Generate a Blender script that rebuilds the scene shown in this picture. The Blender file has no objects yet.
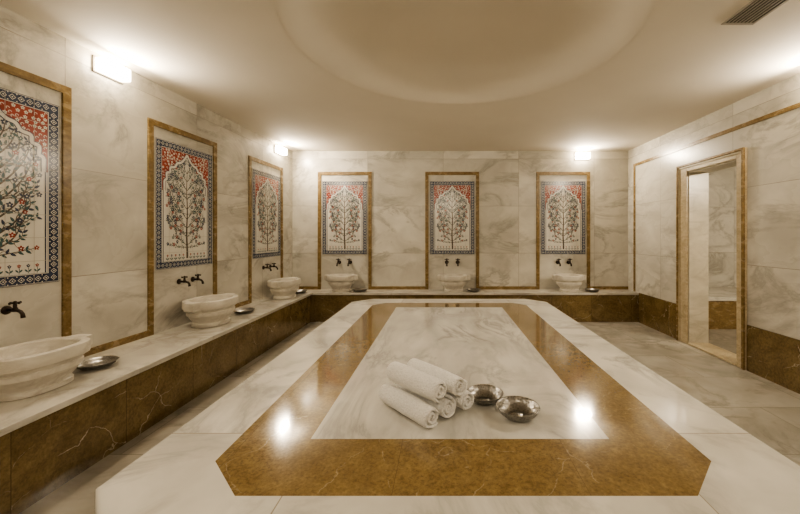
import bpy, bmesh, math, random
from mathutils import Vector, Matrix, noise
random.seed(7)
C = bpy.context.scene.collection
EYE=1.36; YB=5.88; XR=3.06; ZC=2.75; BH=0.46; YN=-1.3; PH=0.55
def xl(y): return -2.782+0.048*y
PHI=math.atan2(1,0.048)

# ---------------------------------------------------------------- materials
def new_mat(name):
    m=bpy.data.materials.new(name); m.use_nodes=True
    nt=m.node_tree; b=nt.nodes['Principled BSDF']
    return m,nt,b
def ramp(nt,stops):
    r=nt.nodes.new('ShaderNodeValToRGB'); e=r.color_ramp.elements
    while len(e)<len(stops): e.new(0.5)
    for i,(p,c) in enumerate(stops):
        e[i].position=p; e[i].color=(c[0],c[1],c[2],1)
    return r
def mix(nt,mode='MIX'):
    n=nt.nodes.new('ShaderNodeMix'); n.data_type='RGBA'; n.blend_type=mode
    return n
def marble(name,base,base2,vein,scale=1.0,rough=0.2,seam=None,offset=0.0,seamcol=None,veinamt=0.6,rot=(0.3,0.5,0.6),
           thin=0.03,vein2=None,stretch=(1,1,2.2),mort=0.004,coat=0.0,v2w=0.022,v2amt=0.55,v2s=1.5,mottle=0.0,tone=0.88,ms=38,dist=1.2):
    m,nt,b=new_mat(name); L=nt.links.new; N=nt.nodes.new
    tc=N('ShaderNodeTexCoord'); mp=N('ShaderNodeMapping'); mp.inputs['Rotation'].default_value=rot
    mp.inputs['Scale'].default_value=stretch
    src=tc.outputs['Object']
    br=None
    if seam:
        br=N('ShaderNodeTexBrick'); br.offset=offset; br.squash=1.0
        br.inputs['Scale'].default_value=1.0
        br.inputs['Brick Width'].default_value=seam[0]; br.inputs['Row Height'].default_value=seam[1]
        br.inputs['Mortar Size'].default_value=mort; br.inputs['Mortar Smooth'].default_value=0.3
        br.inputs['Color1'].default_value=(0,0,0,1); br.inputs['Color2'].default_value=(1,1,1,1)
        br.inputs['Mortar'].default_value=(0.5,0.5,0.5,1)
        L(tc.outputs['UV'],br.inputs['Vector'])
        va=N('ShaderNodeVectorMath'); va.operation='MULTIPLY_ADD'
        L(br.outputs['Color'],va.inputs[0]); va.inputs[1].default_value=(3.7,5.1,2.9); L(src,va.inputs[2])
        src=va.outputs[0]
    L(src,mp.inputs['Vector'])
    n1=N('ShaderNodeTexNoise'); n1.inputs['Scale'].default_value=0.9*scale; n1.inputs['Detail'].default_value=9
    n1.inputs['Roughness'].default_value=0.62; n1.inputs['Distortion'].default_value=dist
    L(mp.outputs[0],n1.inputs['Vector'])
    n2=N('ShaderNodeTexNoise'); n2.inputs['Scale'].default_value=1.6*scale; n2.inputs['Detail'].default_value=6
    n2.inputs['Distortion'].default_value=dist*0.5; L(mp.outputs[0],n2.inputs['Vector'])
    cl=ramp(nt,[(0.34,base),(0.66,base2)]); L(n2.outputs['Fac'],cl.inputs[0])
    vr=ramp(nt,[(0.5-thin*2.2,(0,0,0)),(0.5-thin*0.15,(1,1,1)),(0.5+thin*0.3,(0.6,0.6,0.6)),(0.5+thin*2.6,(0,0,0))]); L(n1.outputs['Fac'],vr.inputs[0])
    n3=N('ShaderNodeTexNoise'); n3.inputs['Scale'].default_value=1.1*scale; n3.inputs['Detail'].default_value=2
    L(src,n3.inputs['Vector'])
    pr=ramp(nt,[(0.36,(0.15,0.15,0.15)),(0.58,(1,1,1))]); L(n3.outputs['Fac'],pr.inputs[0])
    mm=N('ShaderNodeMath'); mm.operation='MULTIPLY'; L(vr.outputs[0],mm.inputs[0]); L(pr.outputs[0],mm.inputs[1])
    m2=N('ShaderNodeMath'); m2.operation='MULTIPLY'; L(mm.outputs[0],m2.inputs[0]); m2.inputs[1].default_value=veinamt
    mx=mix(nt); L(m2.outputs[0],mx.inputs['Factor']); L(cl.outputs[0],mx.inputs['A']); mx.inputs['B'].default_value=(*vein,1)
    out=mx.outputs['Result']
    if mottle:
        n5=N('ShaderNodeTexNoise'); n5.inputs['Scale'].default_value=ms; n5.inputs['Detail'].default_value=8; n5.inputs['Roughness'].default_value=0.75
        L(src,n5.inputs['Vector']); r5=ramp(nt,[(0.36,(1-mottle,)*3),(0.64,(1+mottle,)*3)]); L(n5.outputs['Fac'],r5.inputs[0])
        m6=mix(nt,'MULTIPLY'); m6.inputs['Factor'].default_value=1; L(out,m6.inputs['A']); L(r5.outputs[0],m6.inputs['B']); out=m6.outputs['Result']
    if vein2:
        vo=N('ShaderNodeTexVoronoi'); vo.feature='DISTANCE_TO_EDGE'; vo.inputs['Scale'].default_value=v2s
        nd=N('ShaderNodeTexNoise'); nd.inputs['Scale'].default_value=3.0; nd.inputs['Detail'].default_value=7; L(src,nd.inputs['Vector'])
        dm=N('ShaderNodeVectorMath'); dm.operation='MULTIPLY_ADD'; L(nd.outputs['Color'],dm.inputs[0]); dm.inputs[1].default_value=(0.35,0.35,0.35); L(mp.outputs[0],dm.inputs[2])
        L(dm.outputs[0],vo.inputs['Vector'])
        rr=ramp(nt,[(0.0,(1,1,1)),(v2w,(0,0,0))]); L(vo.outputs['Distance'],rr.inputs[0])
        pp=ramp(nt,[(0.47,(0,0,0)),(0.56,(1,1,1))]); L(n1.outputs['Fac'],pp.inputs[0])
        m4=N('ShaderNodeMath'); m4.operation='MULTIPLY'; L(rr.outputs[0],m4.inputs[0]); L(pp.outputs[0],m4.inputs[1])
        m5=N('ShaderNodeMath'); m5.operation='MULTIPLY'; L(m4.outputs[0],m5.inputs[0]); m5.inputs[1].default_value=v2amt
        mv=mix(nt); L(m5.outputs[0],mv.inputs['Factor']); L(out,mv.inputs['A']); mv.inputs['B'].default_value=(*vein2,1)
        out=mv.outputs['Result']
    if br:
        tr=ramp(nt,[(0,(tone,tone,tone*0.985)),(1,(1,1,1))]); L(br.outputs['Color'],tr.inputs[0])
        mt=mix(nt,'MULTIPLY'); mt.inputs['Factor'].default_value=1; L(out,mt.inputs['A']); L(tr.outputs[0],mt.inputs['B'])
        ms_=mix(nt); L(br.outputs['Fac'],ms_.inputs['Factor']); L(mt.outputs['Result'],ms_.inputs['A'])
        ms_.inputs['B'].default_value=(*(seamcol or (0.3,0.27,0.22)),1); out=ms_.outputs['Result']
    L(out,b.inputs['Base Color']); b.inputs['Roughness'].default_value=rough
    b.inputs['Coat Weight'].default_value=coat; b.inputs['Coat Roughness'].default_value=0.05
    rn=N('ShaderNodeMapRange'); rn.inputs['To Min'].default_value=rough*0.8; rn.inputs['To Max'].default_value=rough*1.3
    L(n2.outputs['Fac'],rn.inputs['Value']); L(rn.outputs[0],b.inputs['Roughness'])
    return m
def plain(name,col,rough=0.5,metal=0.0,var=0.08,scale=20,bump=0.0,bscale=60,coat=0,bdist=0.004):
    m,nt,b=new_mat(name); L=nt.links.new; N=nt.nodes.new
    tc=N('ShaderNodeTexCoord'); n=N('ShaderNodeTexNoise'); n.inputs['Scale'].default_value=scale; n.inputs['Detail'].default_value=4
    L(tc.outputs['Object'],n.inputs['Vector'])
    r=ramp(nt,[(0.3,tuple(c*(1-var) for c in col)),(0.7,tuple(min(1,c*(1+var)) for c in col))]); L(n.outputs['Fac'],r.inputs[0])
    L(r.outputs[0],b.inputs['Base Color']); b.inputs['Roughness'].default_value=rough; b.inputs['Metallic'].default_value=metal
    b.inputs['Coat Weight'].default_value=coat
    if bump:
        n2=N('ShaderNodeTexNoise'); n2.inputs['Scale'].default_value=bscale; n2.inputs['Detail'].default_value=6
        L(tc.outputs['Object'],n2.inputs['Vector'])
        bp=N('ShaderNodeBump'); bp.inputs['Strength'].default_value=bump; bp.inputs['Distance'].default_value=bdist
        L(n2.outputs['Fac'],bp.inputs['Height']); L(bp.outputs[0],b.inputs['Normal'])
    return m
WB=(0.72,0.69,0.615); WB2=(0.52,0.495,0.435); WV=(0.31,0.29,0.25)
M_wall=marble('wall_marble',WB,WB2,WV,1.15,0.26,seam=(1.25,0.78),veinamt=0.72,thin=0.024,seamcol=(0.30,0.27,0.22),mort=0.003,tone=0.83,dist=0.8,stretch=(1,1,1.7))
M_floor=marble('floor_marble',(0.47,0.44,0.385),(0.35,0.33,0.285),(0.23,0.21,0.18),1.6,0.18,seam=(0.9,0.6),offset=0.5,veinamt=0.7,seamcol=(0.22,0.20,0.16),tone=0.86,mort=0.003,dist=0.8)
M_slab=marble('bench_slab_marble',(0.71,0.675,0.60),(0.54,0.51,0.45),(0.33,0.31,0.27),1.5,0.18,seam=(1.6,3.0),veinamt=0.7,seamcol=(0.35,0.32,0.26),mort=0.002,dist=0.8)
M_plat=marble('platform_marble',(0.79,0.765,0.70),(0.62,0.60,0.545),(0.38,0.365,0.33),1.8,0.12,seam=(1.3,1.65),veinamt=0.75,seamcol=(0.34,0.30,0.24),mort=0.0025,coat=0.3,dist=0.8)
M_center=marble('platform_center_marble',(0.73,0.71,0.655),(0.54,0.525,0.48),(0.34,0.33,0.305),1.5,0.11,veinamt=0.8,rot=(0,0,0.9),stretch=(2.0,0.8,1),coat=0.3,dist=0.8)
M_basin=marble('basin_marble',(0.70,0.66,0.58),(0.57,0.53,0.455),(0.36,0.32,0.26),3.8,0.3,veinamt=0.55,dist=0.8)
M_jamb=marble('door_reveal_marble',(0.60,0.55,0.45),(0.48,0.44,0.35),(0.30,0.26,0.19),2.0,0.3,veinamt=0.5)
M_brown=marble('brown_marble',(0.130,0.090,0.035),(0.205,0.146,0.062),(0.085,0.055,0.021),3.0,0.14,veinamt=0.4,vein2=(0.60,0.51,0.36),thin=0.03,stretch=(1,1,1.2),
    seam=(0.62,3.0),seamcol=(0.055,0.035,0.015),mort=0.0018,v2w=0.007,v2amt=0.8,v2s=2.4,mottle=0.28,ms=50,coat=0.2)
M_gold=marble('amber_inlay_marble',(0.185,0.121,0.043),(0.24,0.164,0.064),(0.135,0.086,0.030),10.0,0.09,veinamt=0.3,vein2=(0.52,0.42,0.27),thin=0.04,stretch=(1,1,1),coat=0.4,
    seam=(0.62,0.60),seamcol=(0.125,0.08,0.03),mort=0.001,v2w=0.006,v2amt=0.5,v2s=3.0,mottle=0.32,tone=0.94,ms=75)
M_strip=marble('brown_strip_marble',(0.19,0.128,0.052),(0.265,0.185,0.083),(0.11,0.07,0.026),6,0.25,veinamt=0.6,mottle=0.2)
M_door=marble('door_frame_marble',(0.43,0.355,0.225),(0.53,0.45,0.31),(0.26,0.195,0.105),5,0.3,veinamt=0.6,mottle=0.12)
M_ceil=plain('ceiling_plaster',(0.77,0.72,0.635),0.85,var=0.035,scale=1.2,bump=0.12,bscale=25)
M_towel=plain('terry_cotton',(0.92,0.905,0.87),0.95,var=0.07,scale=120,bump=1.0,bscale=150,bdist=0.012)
M_bronze=plain('aged_bronze',(0.045,0.035,0.028),0.35,metal=0.9,var=0.3,scale=40)
M_lampmetal=plain('dark_lamp_metal',(0.22,0.20,0.17),0.4,metal=0.5)
M_vent=plain('vent_metal',(0.36,0.33,0.28),0.5,metal=0.0)
M_ventdark=plain('vent_shadow',(0.04,0.035,0.03),0.8)
T_white=plain('tile_white_glaze',(0.70,0.675,0.61),0.2,var=0.05,scale=6)
T_navy=plain('tile_navy_glaze',(0.040,0.052,0.090),0.2,var=0.25)
T_red=plain('tile_red_glaze',(0.27,0.048,0.030),0.2,var=0.2)
T_green=plain('tile_teal_glaze',(0.055,0.105,0.11),0.2,var=0.25)
T_trunk=plain('tile_trunk_glaze',(0.10,0.08,0.065),0.2,var=0.25)
T_grout=plain('tile_grout',(0.40,0.37,0.32),0.7)
def hammered():
    m,nt,b=new_mat('hammered_steel'); L=nt.links.new; N=nt.nodes.new
    tc=N('ShaderNodeTexCoord'); v=N('ShaderNodeTexVoronoi'); v.inputs['Scale'].default_value=85
    L(tc.outputs['Object'],v.inputs['Vector']); bp=N('ShaderNodeBump'); bp.inputs['Strength'].default_value=0.3; bp.inputs['Distance'].default_value=0.003
    L(v.outputs['Distance'],bp.inputs['Height']); L(bp.outputs[0],b.inputs['Normal'])
    r=ramp(nt,[(0,(0.15,0.145,0.135)),(0.6,(0.34,0.325,0.30))]); L(v.outputs['Distance'],r.inputs[0]); L(r.outputs[0],b.inputs['Base Color'])
    b.inputs['Metallic'].default_value=1; b.inputs['Roughness'].default_value=0.33
    return m
M_steel=hammered()
def glow(strength,col=(1.0,0.84,0.62)):
    m,nt,b=new_mat('lit_lamp_glass'); b.inputs['Base Color'].default_value=(0.9,0.88,0.8,1)
    b.inputs['Emission Color'].default_value=(*col,1); b.inputs['Emission Strength'].default_value=strength
    return m
M_glow=glow(42)

# ---------------------------------------------------------------- mesh helpers
def boxuv(me):
    uv=me.uv_layers.new(name='UVMap') if not me.uv_layers else me.uv_layers[0]
    for p in me.polygons:
        n=p.normal; a=[abs(n.x),abs(n.y),abs(n.z)]; k=a.index(max(a))
        for li in p.loop_indices:
            co=me.vertices[me.loops[li].vertex_index].co
            uv.data[li].uv=((co.x+20,co.y+20) if k==2 else (co.y+20,co.z+20) if k==0 else (co.x+20,co.z+20))
def mk(name,verts,faces,mats,fm=None,smooth=False,parent=None,fixn=True):
    me=bpy.data.meshes.new(name); me.from_pydata([tuple(v) for v in verts],[],faces)
    for m in (mats if isinstance(mats,(list,tuple)) else [mats]): me.materials.append(m)
    if fm:
        for p,i in zip(me.polygons,fm): p.material_index=i
    if fixn:
        bm=bmesh.new(); bm.from_mesh(me); bmesh.ops.recalc_face_normals(bm,faces=bm.faces); bm.to_mesh(me); bm.free()
    me.update(); boxuv(me)
    for p in me.polygons: p.use_smooth=smooth
    o=bpy.data.objects.new(name,me); C.objects.link(o)
    if parent: o.parent=parent
    return o
def V_box(x0,x1,y0,y1,z0,z1,vs,fs):
    s=len(vs)
    vs+= [(x0,y0,z0),(x1,y0,z0),(x1,y1,z0),(x0,y1,z0),(x0,y0,z1),(x1,y0,z1),(x1,y1,z1),(x0,y1,z1)]
    fs+= [tuple(s+i for i in f) for f in [(0,3,2,1),(4,5,6,7),(0,1,5,4),(1,2,6,5),(2,3,7,6),(3,0,4,7)]]
def boxes(name,bl,mat,parent=None,bevel=0):
    vs=[];fs=[]
    for b in bl: V_box(*b,vs,fs)
    o=mk(name,vs,fs,mat,parent=parent)
    if bevel:
        md=o.modifiers.new('bevel','BEVEL'); md.width=bevel; md.segments=2
    return o
def prism(name,poly,z0,z1,mat,parent=None,bevel=0):
    n=len(poly); vs=[(x,y,z0) for x,y in poly]+[(x,y,z1) for x,y in poly]
    fs=[tuple(range(n))[::-1],tuple(range(n,2*n))]+[(i,(i+1)%n,n+(i+1)%n,n+i) for i in range(n)]
    o=mk(name,vs,fs,mat,parent=parent)
    if bevel:
        md=o.modifiers.new('bevel','BEVEL'); md.width=bevel; md.segments=2
    return o
def ring(name,outer,inner,z0,z1,mat,parent=None):
    n=len(outer)
    vs=[(x,y,z) for z in (z0,z1) for P in (outer,inner) for x,y in P]
    fs=[]
    for i in range(n):
        j=(i+1)%n
        fs+=[(2*n+i,2*n+j,3*n+j,3*n+i),(i,n+i,n+j,j),(i,j,2*n+j,2*n+i),(n+i,3*n+i,3*n+j,n+j)]
    return mk(name,vs,fs,mat,parent=parent)
def empty(name,loc,label,cat,rot=0,group=None):
    e=bpy.data.objects.new(name,None); e.empty_display_size=0.1; e.location=loc; e.rotation_euler=(0,0,rot)
    C.objects.link(e); e['label']=label; e['category']=cat
    if group: e['group']=group
    return e
def struct(o,label,cat):
    o['kind']='structure'; o['label']=label; o['category']=cat; return o
def copy_thing(src,parts,loc,rot,label=None,scale=None):
    e=src.copy(); e.location=loc; e.rotation_euler=(rot if isinstance(rot,(tuple,list)) else (0,0,rot)); C.objects.link(e)
    if label: e['label']=label
    if scale: e.scale=(scale,)*3
    for p in parts:
        q=p.copy(); q.parent=e; C.objects.link(q)
    return e
def tube(pts,r,seg=12,vs=None,fs=None,caps=True):
    vs=[] if vs is None else vs; fs=[] if fs is None else fs
    pts=[Vector(p) for p in pts]; rings=[]; up=None
    for i,p in enumerate(pts):
        t=(pts[min(i+1,len(pts)-1)]-pts[max(i-1,0)]).normalized()
        if up is None:
            up=Vector((1,0,0)) if abs(t.x)<0.9 else Vector((0,0,1))
        a=(up-t*up.dot(t)).normalized(); bb=t.cross(a); up=a
        rr=r[i] if isinstance(r,(list,tuple)) else r
        s=len(vs)
        for k in range(seg):
            an=2*math.pi*k/seg; vs.append(tuple(p+a*math.cos(an)*rr+bb*math.sin(an)*rr))
        rings.append(s)
    for a0,b0 in zip(rings,rings[1:]):
        for k in range(seg): fs.append((a0+k,a0+(k+1)%seg,b0+(k+1)%seg,b0+k))
    if caps:
        fs.append(tuple(rings[0]+k for k in range(seg))[::-1]); fs.append(tuple(rings[-1]+k for k in range(seg)))
    return vs,fs

# ---------------------------------------------------------------- room shell
struct(prism('floor',[(xl(YN)-0.15,YN-0.15),(XR+0.24,YN-0.15),(XR+0.24,YB+0.15),(xl(YB)-0.15,YB+0.15)],-0.12,0,M_floor),'pale veined marble tile floor','floor')
struct(boxes('wall_back',[(xl(YB)-0.02,XR+0.24,YB,YB+0.15,0,ZC+0.02)],M_wall),'veined cream marble slab wall behind the row of tile panels','wall')
struct(prism('wall_left',[(xl(YN),YN),(xl(YB+0.15),YB+0.15),(xl(YB)-0.15,YB+0.15),(xl(YN)-0.15,YN)],0,ZC+0.02,M_wall),'veined cream marble slab wall above the long bench','wall')
DY0,DY1,DZ=3.68,4.43,2.15
struct(boxes('wall_right',[(XR,XR+0.24,YN,DY0,0,ZC+0.02),(XR,XR+0.24,DY1,YB,0,ZC+0.02),(XR,XR+0.24,DY0,DY1,DZ,ZC+0.02)],M_wall),'veined cream marble wall with a doorway','wall')
struct(boxes('wall_front',[(xl(YN)-0.15,XR+0.24,YN-0.15,YN,0,ZC+0.02)],M_wall),'cream marble wall behind the viewpoint','wall')

def ceiling():
    cx,cy,R,H=0.13,2.55,1.22,0.36
    x0,x1,y0,y1=xl(YN)-0.15,XR+0.24,YN-0.15,YB+0.15
    angs=[2*math.pi*i/96 for i in range(96)]+[math.atan2(y-cy,x-cx)%(2*math.pi) for x in (x0,x1) for y in (y0,y1)]
    angs=sorted(angs); n=len(angs); vs=[];fs=[];sm=[]
    for a in angs:
        dx,dy=math.cos(a),math.sin(a); t=1e9
        if dx>1e-6: t=min(t,(x1-cx)/dx)
        if dx<-1e-6: t=min(t,(x0-cx)/dx)
        if dy>1e-6: t=min(t,(y1-cy)/dy)
        if dy<-1e-6: t=min(t,(y0-cy)/dy)
        vs.append((cx+dx*t,cy+dy*t,ZC))
    K=24; rr=[R+0.03]+[R*math.cos(math.pi/2*(k/K)) for k in range(K)]
    zz=[ZC]+[ZC+H*(1-(r/R)**2)**1.4 for r in rr[1:]]
    for r,z in zip(rr,zz):
        for a in angs: vs.append((cx+math.cos(a)*r,cy+math.sin(a)*r,z))
    vs.append((cx,cy,ZC+H)); top=len(vs)-1
    m=len(rr)
    for k in range(m):
        for i in range(n):
            j=(i+1)%n; fs.append((k*n+i,k*n+j,(k+1)*n+j,(k+1)*n+i)); sm.append(k>=1)
    for i in range(n): fs.append((m*n+i,m*n+(i+1)%n,top)); sm.append(True)
    o=mk('ceiling',vs,fs,M_ceil,fixn=False)
    for p,s in zip(o.data.polygons,sm): p.use_smooth=s
    return o
struct(ceiling(),'cream plaster ceiling with a shallow round dome','ceiling')

tn=1
def trim(o,label):
    struct(o,label,'trim'); return o
BX=[-1.63,0.149,1.985]
LY=[2.085,3.60,5.105]
gaps=[]; prev=xl(YB)+0.02
for c in BX: gaps.append((prev,c-0.445)); prev=c+0.445
gaps.append((prev,XR))
for a,b in gaps:
    trim(boxes('trim_%d'%tn,[(a,b,YB-0.012,YB,BH,BH+0.05)],M_strip),'thin brown marble strip above the bench'); tn+=1
def left_strip(y0,y1):
    global tn
    o=prism('trim_%d'%tn,[(xl(y0),y0),(xl(y0)+0.012,y0),(xl(y1)+0.012,y1),(xl(y1),y1)],BH,BH+0.05,M_strip)
    trim(o,'thin brown marble strip above the bench'); tn+=1
prev=YN
for c in LY: left_strip(prev,c-0.445); prev=c+0.445
left_strip(prev,YB-0.012)
trim(boxes('trim_%d'%tn,[(XR-0.012,XR,YN,5.69,2.455,2.495),(XR-0.012,XR,5.65,5.69,BH,2.455)],M_strip),'brown marble strip framing the wall'); tn+=1
struct(boxes('baseboard_right',[(XR-0.014,XR,YN,3.56,0,BH),(XR-0.014,XR,4.62,5.53,0,BH)],M_brown),'polished brown marble dado at the foot of the wall','baseboard')

def profile_frame():
    e=empty('door_frame',(XR,4.06,0),'pale beige marble door surround with thin brown edge','door frame')
    y0,y1,z1=3.57-4.06,4.60-4.06,2.245
    i0,i1,iz=DY0-4.06,DY1-4.06,DZ
    s=0.028
    def fr_(x0,x1,a0,a1,az,b0,b1,bz): return [(x0,x1,a0,b0,0,az),(x0,x1,b1,a1,0,az),(x0,x1,b0,b1,bz,az)]
    boxes('architrave',fr_(-0.022,0,y0,y1,z1,i0,i1,iz)+fr_(-0.034,-0.022,y0+s,y1-s,z1-s,y0+s+0.02,y1-s-0.02,z1-s-0.02),M_door,parent=e,bevel=0.004)
    boxes('edge_moulding',fr_(-0.045,-0.022,y0,y1,z1,y0+s,y1-s,z1-s),M_strip,parent=e,bevel=0.006)
    boxes('jamb',[(0,0.24,i0,i0+0.015,0,iz),(0,0.24,i1-0.015,i1,0,iz),(0,0.24,i0+0.015,i1-0.015,iz-0.015,iz)],M_jamb,parent=e)
    boxes('threshold',[(-0.022,0.24,i0+0.015,i1-0.015,0,0.02)],M_door,parent=e,bevel=0.003)
profile_frame()

AX0,AX1,AY0,AY1=XR+0.24,5.9,2.4,6.1
struct(boxes('floor_annex',[(AX0,AX1,AY0,AY1,-0.12,0)],M_floor),'marble floor of the adjoining room','floor')
struct(boxes('wall_annex_back',[(AX0,AX1,AY1,AY1+0.1,0,ZC)],M_wall),'marble wall of the adjoining room','wall')
struct(boxes('wall_annex_side',[(AX1,AX1+0.1,AY0,AY1,0,ZC)],M_wall),'marble side wall of the adjoining room','wall')
struct(boxes('wall_annex_front',[(AX0,AX1,AY0-0.1,AY0,0,ZC)],M_wall),'marble wall of the adjoining room','wall')
struct(boxes('ceiling_annex',[(AX0,AX1+0.1,AY0-0.1,AY1+0.1,ZC,ZC+0.1)],M_ceil),'plaster ceiling of the adjoining room','ceiling')
e=empty('marble_bench',(4.6,5.35,0),'brown marble bench with white slab in the adjoining room','bench')
boxes('bench_base',[(-1.29,1.29,-0.23,0.749,0,BH-0.05)],M_strip,parent=e)
boxes('bench_top',[(-1.29,1.29,-0.25,0.749,BH-0.05,BH)],M_slab,parent=e,bevel=0.004)

# ---------------------------------------------------------------- benches
FX,FY=-2.05,5.53
e=empty('marble_bench',(0,0,0),'long brown marble bench with white slab along the side wall','bench')
prism('bench_top',[(xl(YN),YN),(FX,YN),(FX,FY),(xl(FY),FY)],BH-0.035,BH,M_slab,parent=e,bevel=0.003)
prism('bench_base',[(xl(YN),YN),(FX-0.02,YN),(FX-0.02,FY),(xl(FY),FY)],0,BH-0.035,M_brown,parent=e)
e=empty('marble_bench',(0,0,0),'brown marble bench with white slab along the end wall','bench')
prism('bench_top',[(xl(FY),FY),(XR,FY),(XR,YB),(xl(YB),YB)],BH-0.035,BH,M_slab,parent=e,bevel=0.003)
prism('bench_base',[(xl(FY),FY+0.02),(XR,FY+0.02),(XR,YB),(xl(YB),YB)],0,BH-0.035,M_brown,parent=e)

# ---------------------------------------------------------------- platform
def octo(xa,xb,ya,yb,cn,cf):
    return [(xa+cn,ya),(xb-cn,ya),(xb,ya+cn),(xb,yb-cf),(xb-cf,yb),(xa+cf,yb),(xa,yb-cf),(xa,ya+cn)]
e=empty('heated_stone_platform',(0,0,0),'large low octagonal white marble platform with amber inlay band','platform')
B=octo(-0.817,0.961,1.102,4.235,0.17,0.13); I=octo(-0.526,0.659,1.41,3.98,0.0005,0.0005)
Ob=octo(-1.10,1.244,0.82,4.51,0.34,0.22)
prism('platform_base',Ob,0,PH-0.06,M_brown,parent=e)
def rim():
    R=0.018; prof=[(0,PH-0.06)]+[(R*(1-math.cos(t)) ,PH-R+R*math.sin(t)) for t in [math.pi/2*k/5 for k in range(6)]]
    loops=[]
    for d,z in prof:
        P=octo(-1.12+d,1.264-d,0.80+d,4.53-d,0.34-d*0.5858,0.22-d*0.5858)
        loops.append([(x,y,z) for x,y in P])
    loops.append([(x,y,PH) for x,y in B]); loops.append([(x,y,PH-0.06) for x,y in B])
    vs=[v for l in loops for v in l]; fs=[]; n=8; m=len(loops)
    for k in range(m):
        k2=(k+1)%m
        for i in range(n): fs.append((k*n+i,k*n+(i+1)%n,k2*n+(i+1)%n,k2*n+i))
    return mk('platform_rim',vs,fs,M_plat,parent=e)
rim()
ring('inlay_band',B,I,PH-0.06,PH,M_gold,parent=e)
prism('platform_center',[(-0.526,1.41),(0.659,1.41),(0.659,3.98),(-0.526,3.98)],PH-0.06,PH,M_center,parent=e)

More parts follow.
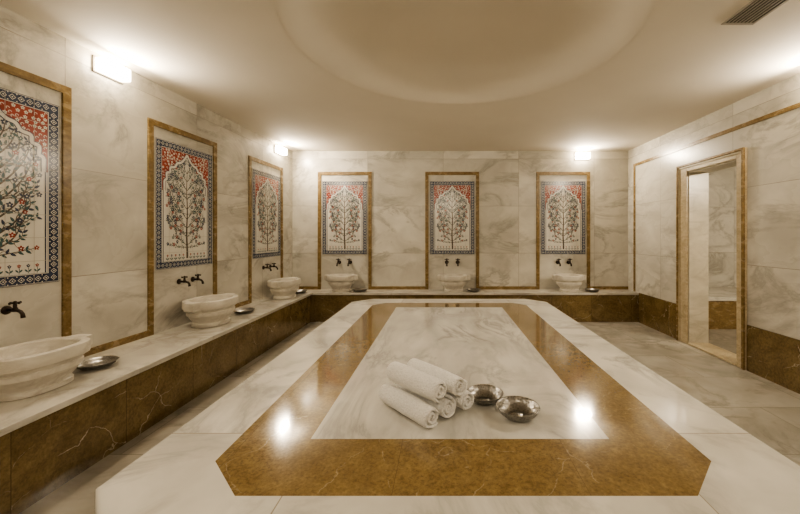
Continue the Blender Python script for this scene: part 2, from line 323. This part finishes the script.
# ---------------------------------------------------------------- tile mural
W2,H2=0.37,1.21
def build_mural(seed=3,LS=1.0,TS=1.0):
    vs=[];fs=[];fm=[]
    V_box(-W2,W2,-0.010,0,0,H2,vs,fs); fm+= [0]*6
    def poly(pts,layer,mat):
        s=len(vs); y=-0.010-0.0005*layer
        for x,z in pts: vs.append((x,y,z))
        ar=sum(pts[i][0]*pts[(i+1)%len(pts)][1]-pts[(i+1)%len(pts)][0]*pts[i][1] for i in range(len(pts)))
        idx=list(range(s,s+len(pts)))
        fs.append(tuple(idx if ar>0 else idx[::-1])); fm.append(mat)
    def quad(x0,x1,z0,z1,l,m): poly([(x0,z0),(x1,z0),(x1,z1),(x0,z1)],l,m)
    def ribbon(pts,w,l,m):
        n=len(pts); Lf=[];Rt=[]
        for i,p in enumerate(pts):
            a=pts[max(i-1,0)]; b=pts[min(i+1,n-1)]
            dx,dz=b[0]-a[0],b[1]-a[1]; d=math.hypot(dx,dz) or 1
            ww=(w[0]+(w[1]-w[0])*i/(n-1)) if isinstance(w,tuple) else w
            Lf.append((p[0]-dz/d*ww,p[1]+dx/d*ww)); Rt.append((p[0]+dz/d*ww,p[1]-dx/d*ww))
        for i in range(n-1): poly([Lf[i],Lf[i+1],Rt[i+1],Rt[i]],l,m)
    def ell(x,z,a,b,ang,l,m,n=10,point=False):
        pts=[]
        for k in range(n):
            t=2*math.pi*k/n
            u=a*math.cos(t); v=b*math.sin(t)*(1-0.45*math.cos(t) if point else 1)
            pts.append((x+u*math.cos(ang)-v*math.sin(ang),z+u*math.sin(ang)+v*math.cos(ang)))
        poly(pts,l,m)
    def flower(x,z,r,l,mp,mc):
        for k in range(5):
            a=2*math.pi*k/5+0.3; ell(x+math.cos(a)*r*0.6,z+math.sin(a)*r*0.6,r*0.55,r*0.38,a,l,mp,8)
        ell(x,z,r*0.3,r*0.3,0,l+1,mc,8)
    bw=0.070
    for (x0,x1,z0,z1) in [(-W2,W2,0,bw),(-W2,W2,H2-bw,H2),(-W2,-W2+bw,bw,H2-bw),(W2-bw,W2,bw,H2-bw)]: quad(x0,x1,z0,z1,1,1)
    a=W2-bw+0.006
    for q in [(-a,a,bw-0.006,bw-0.002),(-a,a,H2-bw+0.002,H2-bw+0.006),(-a,-a+0.004,bw-0.006,H2-bw+0.006),(a-0.004,a,bw-0.006,H2-bw+0.006)]: quad(*q,2,0)
    a=W2-0.004
    for q in [(-a,a,0.004,0.007),(-a,a,H2-0.007,H2-0.004),(-a,-a+0.003,0.004,H2-0.004),(a-0.003,a,0.004,H2-0.004)]: quad(*q,2,0)
    mid=bw/2-0.001
    def star(x,z):
        s=0.0185
        poly([(x-s,z),(x,z-s),(x+s,z),(x,z+s)],2,0); s=0.0140
        poly([(x-s,z),(x,z-s),(x+s,z),(x,z+s)],3,1)
        poly([(x-0.0055,z),(x,z-0.0055),(x+0.0055,z),(x,z+0.0055)],4,0)
    nv=26; dv=(H2-2*mid)/nv
    for i in range(nv+1):
        z=mid+dv*i
        for x in (-W2+mid,W2-mid):
            star(x,z)
            if 0<i<nv-1:
                for t in (-1,1): ell(x+t*0.0225,z+dv/2,0.004,0.004,0,2,0,6)
    nh=15; dh=(2*W2-2*mid)/nh
    for i in range(1,nh):
        x=-W2+mid+dh*i
        for z in (mid,H2-mid):
            star(x,z)
            if i<nh-1:
                for t in (-1,1): ell(x+dh/2,z+t*0.0225,0.004,0.004,0,2,0,6)
    fx=W2-bw; fz0=bw; fz1=H2-bw
    ctrl=[(0.276,0.12),(0.276,0.74),(0.274,0.83),(0.250,0.85),(0.250,0.905),(0.212,0.920),(0.205,0.965),(0.155,0.980),(0.125,1.02),(0.080,1.035),(0.038,1.075),(0,1.128)]
    arc=[]
    for i in range(1,len(ctrl)-1):
        p0=ctrl[max(i-1,0)];p1=ctrl[i];p2=ctrl[i+1];p3=ctrl[min(i+2,len(ctrl)-1)]
        for k in range(5):
            t=k/5
            arc.append(tuple(0.5*((2*p1[c])+(-p0[c]+p2[c])*t+(2*p0[c]-5*p1[c]+4*p2[c]-p3[c])*t*t+(-p0[c]+3*p1[c]-3*p2[c]+p3[c])*t**3) for c in (0,1)))
    arc.append(ctrl[-1])
    for s in (1,-1):
        P=[(s*x,z) for x,z in arc]
        for i in range(len(P)-1):
            poly([P[i],P[i+1],(s*fx,P[i+1][1]),(s*fx,P[i][1])],1,2)
        poly([(0,1.128),(s*fx,1.128),(s*fx,fz1),(0,fz1)],1,2)
        ribbon(P,0.017,5,1); ribbon(P,0.0110,6,0)
        ribbon([(s*0.288,fz0),(s*0.288,0.74)],0.004,2,1)
    rnd=random.Random(seed)
    def archx(z):
        if z<0.74: return 0.276
        best=0
        for i in range(len(arc)-1):
            a,b=arc[i],arc[i+1]
            if min(a[1],b[1])<=z<=max(a[1],b[1]): best=max(best,a[0],b[0])
        return best
    pts=[]
    for _ in range(1500):
        x=rnd.uniform(0.012,fx-0.010); z=rnd.uniform(0.80,fz1-0.010)
        if x<archx(z)+0.026: continue
        if all((x-a)**2+(z-b)**2>0.024**2 for a,b in pts): pts.append((x,z))
    for k,(x,z) in enumerate(pts):
        for s in (1,-1):
            if k%2==0: flower(s*x,z,0.0108,2,0,3)
            else:
                ribbon([(s*(x+0.008*math.cos(t)),z+0.008*math.sin(t)) for t in [j*0.6 for j in range(8)]],0.0020,2,0)
    occ=[]
    def inside(x,z,mrg=0.022): return 0.0<=x<archx(z)-mrg and 0.16<z<1.085 if z<1.10 else False
    def leafpair(x,z,ang,r,m):
        for s in (1,-1): ell(s*x,z,r,r*0.44,ang if s==1 else math.pi-ang,4,m,8,True)
    def grow(x,z,ang,ln,curl,w,lev):
        st=0.010; P=[(x,z)]; A=[ang]; n=int(ln/st)
        for i in range(n):
            ang+=curl*st/ln*(0.4+1.6*i/n)
            x2,z2=x+math.cos(ang)*st,z+math.sin(ang)*st
            if not inside(x2,z2): break
            x,z=x2,z2; P.append((x,z)); A.append(ang)
        if len(P)<4: return
        for s in (1,-1): ribbon([(s*p[0],p[1]) for p in P],(w,max(w*0.35,0.0010)),3,4)
        n=len(P)
        ex,ez=P[-1]
        if all((ex-a)**2+(ez-b)**2>(0.017*LS)**2 for a,b in occ):
            occ.append((ex,ez)); fr_=rnd.uniform(0.0135,0.0170); mc=rnd.choice([2,2,1,1,3])
            for s in (1,-1): flower(s*ex,ez,fr_,5,mc,0)
        for i in range(2,n,2):
            sd=1 if (i//2)%2 else -1
            for q in (sd,-sd):
                if rnd.random()<(0.8 if lev>0 else 0.35):
                    la=A[i]+q*rnd.uniform(0.6,1.1); r=rnd.uniform(0.0075,0.0105)*LS
                    lx,lz=P[i][0]+math.cos(la)*r*1.1,P[i][1]+math.sin(la)*r*1.1
                    if inside(lx,lz,0.017) and all((lx-a)**2+(lz-b)**2>(0.0145*LS)**2 for a,b in occ):
                        occ.append((lx,lz)); leafpair(lx,lz,la,r,rnd.choice([1,3,3,3]))
        if lev<2:
            sd=1
            for i in range(4 if lev else 5,n-1,6):
                grow(P[i][0],P[i][1],A[i]+sd*rnd.uniform(0.55,0.85),(0.13 if lev==0 else 0.075)*rnd.uniform(0.8,1.15),-sd*rnd.uniform(1.2,2.6),w*0.55,lev+1); sd=-sd
    ribbon([(0.004*math.sin(z*14),z) for z in [0.085+0.03*i for i in range(31)]],(0.013*TS,0.002),3,4)
    for h,a0,ln,cu in [(0.22,0.40,0.26,1.1),(0.30,0.55,0.34,0.9),(0.39,0.65,0.36,0.7),(0.48,0.75,0.38,0.5),(0.58,0.75,0.36,0.5),(0.68,0.7,0.30,0.7),(0.77,0.7,0.25,0.7),(0.86,0.75,0.17,0.8),(0.94,0.85,0.10,0.7)]:
        grow(0.002,h,a0,ln,cu,0.0034*TS,0)
    for h,a0,ln,cu in [(0.19,0.15,0.24,0.1),(0.34,0.1,0.26,0.8),(0.53,0.1,0.26,0.8),(0.73,0.1,0.22,0.9)]:
        grow(0.002,h,a0,ln,cu,0.0022*TS,1)
    for k in range(-5,6):
        x=k*0.048
        if k==0: continue
        ribbon([(x,0.074),(x+0.004,0.095),(x,0.118)],0.0018,3,3)
        flower(x,0.124,0.010,5,2 if k%2 else 1,0)
        for sd in (1,-1): ell(x+sd*0.010,0.092,0.012,0.005,sd*0.8 if sd>0 else math.pi-0.8,4,3,8)
    for i in range(1,5):
        x=-W2+2*W2*i/5; quad(x-0.0013,x+0.0013,0,H2,9,5)
    for i in range(1,8):
        z=H2*i/8; quad(-W2,W2,z-0.0013,z+0.0013,9,5)
    me=bpy.data.meshes.new('tile_mural'); me.from_pydata(vs,[],fs)
    for m in (T_white,T_navy,T_red,T_green,T_trunk,T_grout): me.materials.append(m)
    for p,i in zip(me.polygons,fm): p.material_index=i
    me.update(); o=bpy.data.objects.new('tile_mural',me); C.objects.link(o); return o
PL='tree-of-life ceramic tile mural framed by brown marble strip'
panel=empty('tile_panel',(BX[0],YB,BH),PL,'tile panel',group='tile murals around the bath walls')
mural=build_mural(); mural.parent=panel; mural.location=(0,0,0.58)
fr=boxes('panel_frame',[(-0.445,-0.392,-0.014,0,0,1.945),(0.392,0.445,-0.014,0,0,1.945),(-0.392,0.392,-0.014,0,1.892,1.945)],M_strip,parent=panel)
for c in BX[1:]: copy_thing(panel,[mural,fr],(c,YB,BH),0)
for y in LY[1:]: copy_thing(panel,[mural,fr],(xl(y),y,BH),PHI)
e=copy_thing(panel,[fr],(xl(LY[0]),LY[0],BH),PHI,label='tile mural of a large-leaved tree framed by brown marble strip')
mural2=build_mural(5,1.8,1.9); mural2.parent=e; mural2.location=(0,0,0.58)

# ---------------------------------------------------------------- basins
def build_basin():
    n=128; vs=[];fs=[]
    prof=[(0.001,0,0),(0.66,0,0),(0.70,0.006,0),(0.70,0.034,0),(0.655,0.042,0),(0.66,0.052,0),(0.755,0.085,0),(0.83,0.118,0.1),(0.875,0.122,0.2),(0.885,0.130,0.2),(0.885,0.155,0.3),
          (0.850,0.162,0.3),(0.88,0.175,0.6),(0.955,0.190,1),(1.0,0.196,1),(1.01,0.204,1),(1.01,0.262,1),(1.0,0.272,1),(0.975,0.275,1),(0.83,0.275,0.15),(0.80,0.268,0),(0.775,0.24,0),(0.69,0.16,0),(0.5,0.11,0),(0.25,0.095,0),(0.001,0.092,0)]
    a,b=0.25,0.205
    for s,z,lug in prof:
        for k in range(n):
            t=2*math.pi*k/n; c,sn=math.cos(t),math.sin(t)
            ex=2/2.6
            x=a*math.copysign(abs(c)**ex,c)*s; y=b*math.copysign(abs(sn)**ex,sn)*s
            d=min(abs(t),abs(2*math.pi-t),abs(t-math.pi))
            g=math.exp(-(d/0.21)**10)
            x+=math.copysign(0.062*lug*g,c)
            vs.append((x,y,z*0.95))
    for r in range(len(prof)-1):
        for k in range(n): fs.append((r*n+k,r*n+(k+1)%n,(r+1)*n+(k+1)%n,(r+1)*n+k))
    o=mk('marble_basin',vs,fs,M_basin,smooth=True)
    o.data.set_sharp_from_angle(angle=0.5)
    return o
basin=build_basin()
BL='carved white marble wash basin with side lugs, standing on the bench'
basin['label']=BL; basin['category']='wash basin'; basin['group']='marble basins along the bench'
basin.location=(BX[0]+0.0,5.68,BH); basin.scale=(0.84,0.84,1.0)
bxs=[(BX[1]+0.02,5.68,0,0.84,1),(BX[2]+0.03,5.68,0,0.84,1),(-2.40,LY[0]-0.01,PHI,0.96,0.92),(-2.35,LY[1],PHI,0.99,1),(-2.28,LY[2],PHI,0.95,1)]
for x,y,r,s,sz in bxs:
    o=basin.copy(); C.objects.link(o); o.location=(x,y,BH); o.rotation_euler=(0,0,r); o.scale=(s,s,sz)

# ---------------------------------------------------------------- taps
def build_tap():
    e=empty('wall_tap',(0,0,0),'dark bronze wall-mounted tap with cross handle','tap',group='bronze taps under the tile murals')
    vs,fs=tube([(0,0,0),(0,-0.004,0),(0,-0.010,0),(0,-0.014,0)],[0.026,0.026,0.022,0.012],20)
    tube([(0,-0.01,0),(0,-0.03,0),(0,-0.05,0),(0,-0.07,-0.001),(0,-0.09,-0.008),(0,-0.102,-0.022),(0,-0.106,-0.045)],[0.0095,0.0095,0.012,0.010,0.0095,0.0095,0.011],14,vs,fs)
    tube([(0,-0.055,0),(0,-0.055,0.012),(0,-0.055,0.016),(0,-0.055,0.030),(0,-0.055,0.034)],[0.013,0.013,0.009,0.009,0.007],14,vs,fs)
    b=mk('tap_body',vs,fs,M_bronze,smooth=True,parent=e)
    vs,fs=tube([(-0.030,-0.055,0.042),(-0.027,-0.055,0.042),(-0.02,-0.055,0.042),(0,-0.055,0.042),(0.02,-0.055,0.042),(0.027,-0.055,0.042),(0.030,-0.055,0.042)],[0.003,0.0075,0.005,0.006,0.005,0.0075,0.003],10)
    tube([(0,-0.085,0.042),(0,-0.082,0.042),(0,-0.075,0.042),(0,-0.055,0.042),(0,-0.035,0.042),(0,-0.028,0.042),(0,-0.025,0.042)],[0.003,0.0075,0.005,0.006,0.005,0.0075,0.003],10,vs,fs)
    tube([(0,-0.055,0.032),(0,-0.055,0.05),(0,-0.055,0.054)],[0.008,0.009,0.003],12,vs,fs)
    h=mk('tap_handle',vs,fs,M_bronze,smooth=True,parent=e)
    return e,[b,h]
tap,tparts=build_tap()
tap.location=(BX[0]-0.09,YB,0.91); tap.scale=(1.25,1.25,1.25)
for c in BX:
    for s in (-0.09,0.09):
        if c==BX[0] and s<0: continue
        copy_thing(tap,tparts,(c+s,YB,0.91),0)
for y in LY:
    for s in (-0.09,0.09):
        yy=y+s; copy_thing(tap,tparts,(xl(yy),yy,0.90),PHI,scale=1.05)

# ---------------------------------------------------------------- metal bowls
def build_bowl():
    n=64; vs=[];fs=[]
    prof=[(0.001,0),(0.045,0),(0.05,0.002),(0.072,0.012),(0.088,0.028),(0.095,0.044),(0.100,0.048),(0.1005,0.050),(0.099,0.051),(0.094,0.049),(0.0865,0.030),(0.070,0.0145),(0.050,0.006),(0.030,0.005),(0.026,0.008),(0.018,0.0115),(0.001,0.0125)]
    for r,z in prof:
        for k in range(n):
            t=2*math.pi*k/n; q=1+(0.006*math.cos(16*t) if 0.04<r<0.096 else 0)
            vs.append((r*q*math.cos(t),r*q*math.sin(t),z))
    for r in range(len(prof)-1):
        for k in range(n): fs.append((r*n+k,r*n+(k+1)%n,(r+1)*n+(k+1)%n,(r+1)*n+k))
    return mk('metal_bowl',vs,fs,M_steel,smooth=True)
bowl=build_bowl(); bowl['category']='bowl'; bowl['group']='hammered metal bath bowls'
bowl['label']='hammered silver metal bath bowl beside the rolled towels'
bowl.location=(0.334,1.585,PH); bowl.scale=(0.97,)*3
def addbowl(x,y,z,s,lab,sz=None):
    o=bowl.copy(); C.objects.link(o); o.location=(x,y,z); o.scale=(s,s,sz or s); o['label']=lab; o.rotation_euler=(0,0,random.random())
addbowl(0.203,1.73,PH,0.90,'hammered silver metal bath bowl touching the towel stack')
for x,y in [(-2.36,2.42),(-2.30,4.10),(-2.22,5.49),(-1.32,5.64),(0.48,5.64),(2.36,5.64)]:
    addbowl(x,y,BH,1.15,'shallow dark metal bath bowl on the bench beside a basin',0.8)

# ---------------------------------------------------------------- rolled towels
def build_towel(seed):
    L=0.35; R=0.0525; turns=2.7; nper=28; n=int(turns*nper); pitch=R/(turns+0.25); ns=40
    vs=[];fs=[];sm=[]
    rings=[]
    for j in range(ns+1):
        v=j/ns; y=(v-0.5)*L
        endk=min(v,1-v)*ns
        shr=0.0045 if endk<0.5 else 0.0012 if endk<1.5 else 0
        bulge=1-0.05*abs(2*v-1)**3
        ringi=[];ringo=[]
        for i in range(n+1):
            th=i/nper*2*math.pi; ro=pitch*(0.25+i/nper); ri=max(ro-pitch*0.78,0.0008)
            nz=noise.noise(Vector((math.cos(th)*1.5+seed*7,y*12,math.sin(th)*1.5+i*0.01)))+0.6*noise.noise(Vector((math.cos(th)*4+seed*3,y*60,math.sin(th)*4)))
            wob=(1+0.05*nz)*bulge
            dy=0.008*noise.noise(Vector((i*0.07,seed,0)))*(1 if v>0.5 else -1) if endk<0.5 else 0
            for rr,lst,sg in ((ri,ringi,1),(ro,ringo,-1)):
                q=max(rr+sg*shr,0.0005)
                lst.append(len(vs)); vs.append((q*wob*math.cos(th+seed),y+dy,q*wob*math.sin(th+seed)))
        rings.append((ringi,ringo))
    for j in range(ns):
        a,b=rings[j],rings[j+1]
        for i in range(n):
            fs.append((a[1][i],a[1][i+1],b[1][i+1],b[1][i])); fs.append((a[0][i],b[0][i],b[0][i+1],a[0][i+1])); sm+=[True,True]
        for e_ in (0,n): fs.append((a[0][e_],a[1][e_],b[1][e_],b[0][e_])); sm.append(False)
    for j in (0,ns):
        a=rings[j]
        for i in range(n): fs.append((a[0][i],a[0][i+1],a[1][i+1],a[1][i])); sm.append(False)
    o=mk('rolled_towel',vs,fs,M_towel,smooth=True)
    for p,s in zip(o.data.polygons,sm): p.use_smooth=s
    return o
ax=Vector((-0.68,0.735)).normalized(); rowd=Vector((0.735,0.68)).normalized()
base=Vector((-0.043,1.473)); r=0.0515
k=0
for lvl,cnt in ((0,3),(1,2)):
    for i in range(cnt):
        k+=1
        endp=base+rowd*(0.1045*i+0.052*lvl)
        off=[0,0.012,-0.005,0.006,-0.008][k-1]
        c=endp+ax*(0.175+off)
        o=build_towel([1.2,3.0,5.1,6.4,2.2][k-1])
        o.location=(c.x,c.y,PH+r+lvl*0.090); o.rotation_euler=(0,0,math.atan2(ax.y,ax.x)-math.pi/2+[0.006,0,-0.006,0.015,-0.01][k-1])
        o['category']='towel'; o['group']='stack of rolled towels'
        o['label']='rolled white terry towel '+('in the bottom row of the stack' if lvl==0 else 'resting on top of the stack')

# ---------------------------------------------------------------- wall lamps
lamp=empty('wall_lamp',(2.29,YB,2.66),'small box-shaped wall lamp, lit, with frosted glass','wall lamp',group='wall lamps below the ceiling')
lp=boxes('back_plate',[(-0.122,0.122,-0.014,0,-0.062,0.062)],M_lampmetal,parent=lamp,bevel=0.003)
lg=boxes('lamp_glass',[(-0.11,0.11,-0.09,-0.014,-0.05,0.05)],M_glow,parent=lamp,bevel=0.008)
LP=[((xl(2.80),2.80,2.66),PHI),((xl(5.42),5.42,2.65),PHI),((XR,2.78,2.66),-math.pi/2),((xl(0.2),0.2,2.66),PHI),((XR,0.2,2.66),-math.pi/2),  # final pair on this line: unseen side-wall lamps added for even fill
               ((0.1,YN,2.5),math.pi),((AX0+1.0,AY0,2.3),math.pi)]  # added unseen lamps: front-wall fill, then one to light the adjoining room
for loc,rt in LP: copy_thing(lamp,[lp,lg],loc,rt)
def beam(loc,rt,power):
    ld=bpy.data.lights.new('lamp_light','AREA'); ld.shape='RECTANGLE'; ld.size=0.22; ld.size_y=0.10; ld.energy=power; ld.color=(1.0,0.85,0.65)
    lo=bpy.data.objects.new('lamp_light',ld); C.objects.link(lo)
    d=Matrix.Rotation(rt,3,'Z')@Vector((0,-1,0))
    lo.location=Vector(loc)+d*0.10; dd=(d+Vector((0,0,-0.35))).normalized()
    lo.rotation_euler=dd.to_track_quat('-Z','Y').to_euler()
for i,(loc,rt) in enumerate([((2.29,YB,2.66),0)]+LP): beam(loc,rt,[32,32,32,32,19,19,16,58][i])  # later entries power the added, unseen fill lamps

# ---------------------------------------------------------------- vent
e=empty('ceiling_vent',(1.935,1.85,ZC),'dark slatted air vent set in the plaster ceiling','air vent')
vx,vy=0.105,0.49
boxes('vent_frame',[(-vx,vx,-vy,-vy+0.02,-0.006,0),(-vx,vx,vy-0.02,vy,-0.006,0),(-vx,-vx+0.014,-vy+0.02,vy-0.02,-0.006,0),(vx-0.014,vx,-vy+0.02,vy-0.02,-0.006,0)],M_vent,parent=e)
boxes('vent_backing',[(-vx+0.014,vx-0.014,-vy+0.02,vy-0.02,-0.001,0)],M_ventdark,parent=e)
vs=[];fs=[]
for i in range(7):
    x=-vx+0.026+i*0.024
    V_box(x,x+0.008,-vy+0.02,vy-0.02,-0.006,-0.001,vs,fs)
mk('vent_slats',vs,fs,M_vent,parent=e)

# ---------------------------------------------------------------- world + camera
w=bpy.data.worlds.new('world'); bpy.context.scene.world=w; w.use_nodes=True
w.node_tree.nodes['Background'].inputs[0].default_value=(0.02,0.018,0.015,1)
try: bpy.context.scene.view_settings.look='AgX - Medium High Contrast'
except Exception as ex: print('look',ex)
cam=bpy.data.cameras.new('camera'); co=bpy.data.objects.new('camera',cam); C.objects.link(co)
co.location=(0,0,EYE); co.rotation_euler=(math.pi/2,0,0)
cam.sensor_width=36; cam.lens=355/800*36; cam.shift_x=-0.054; cam.shift_y=-0.0275; cam.clip_start=0.02
bpy.context.scene.camera=co
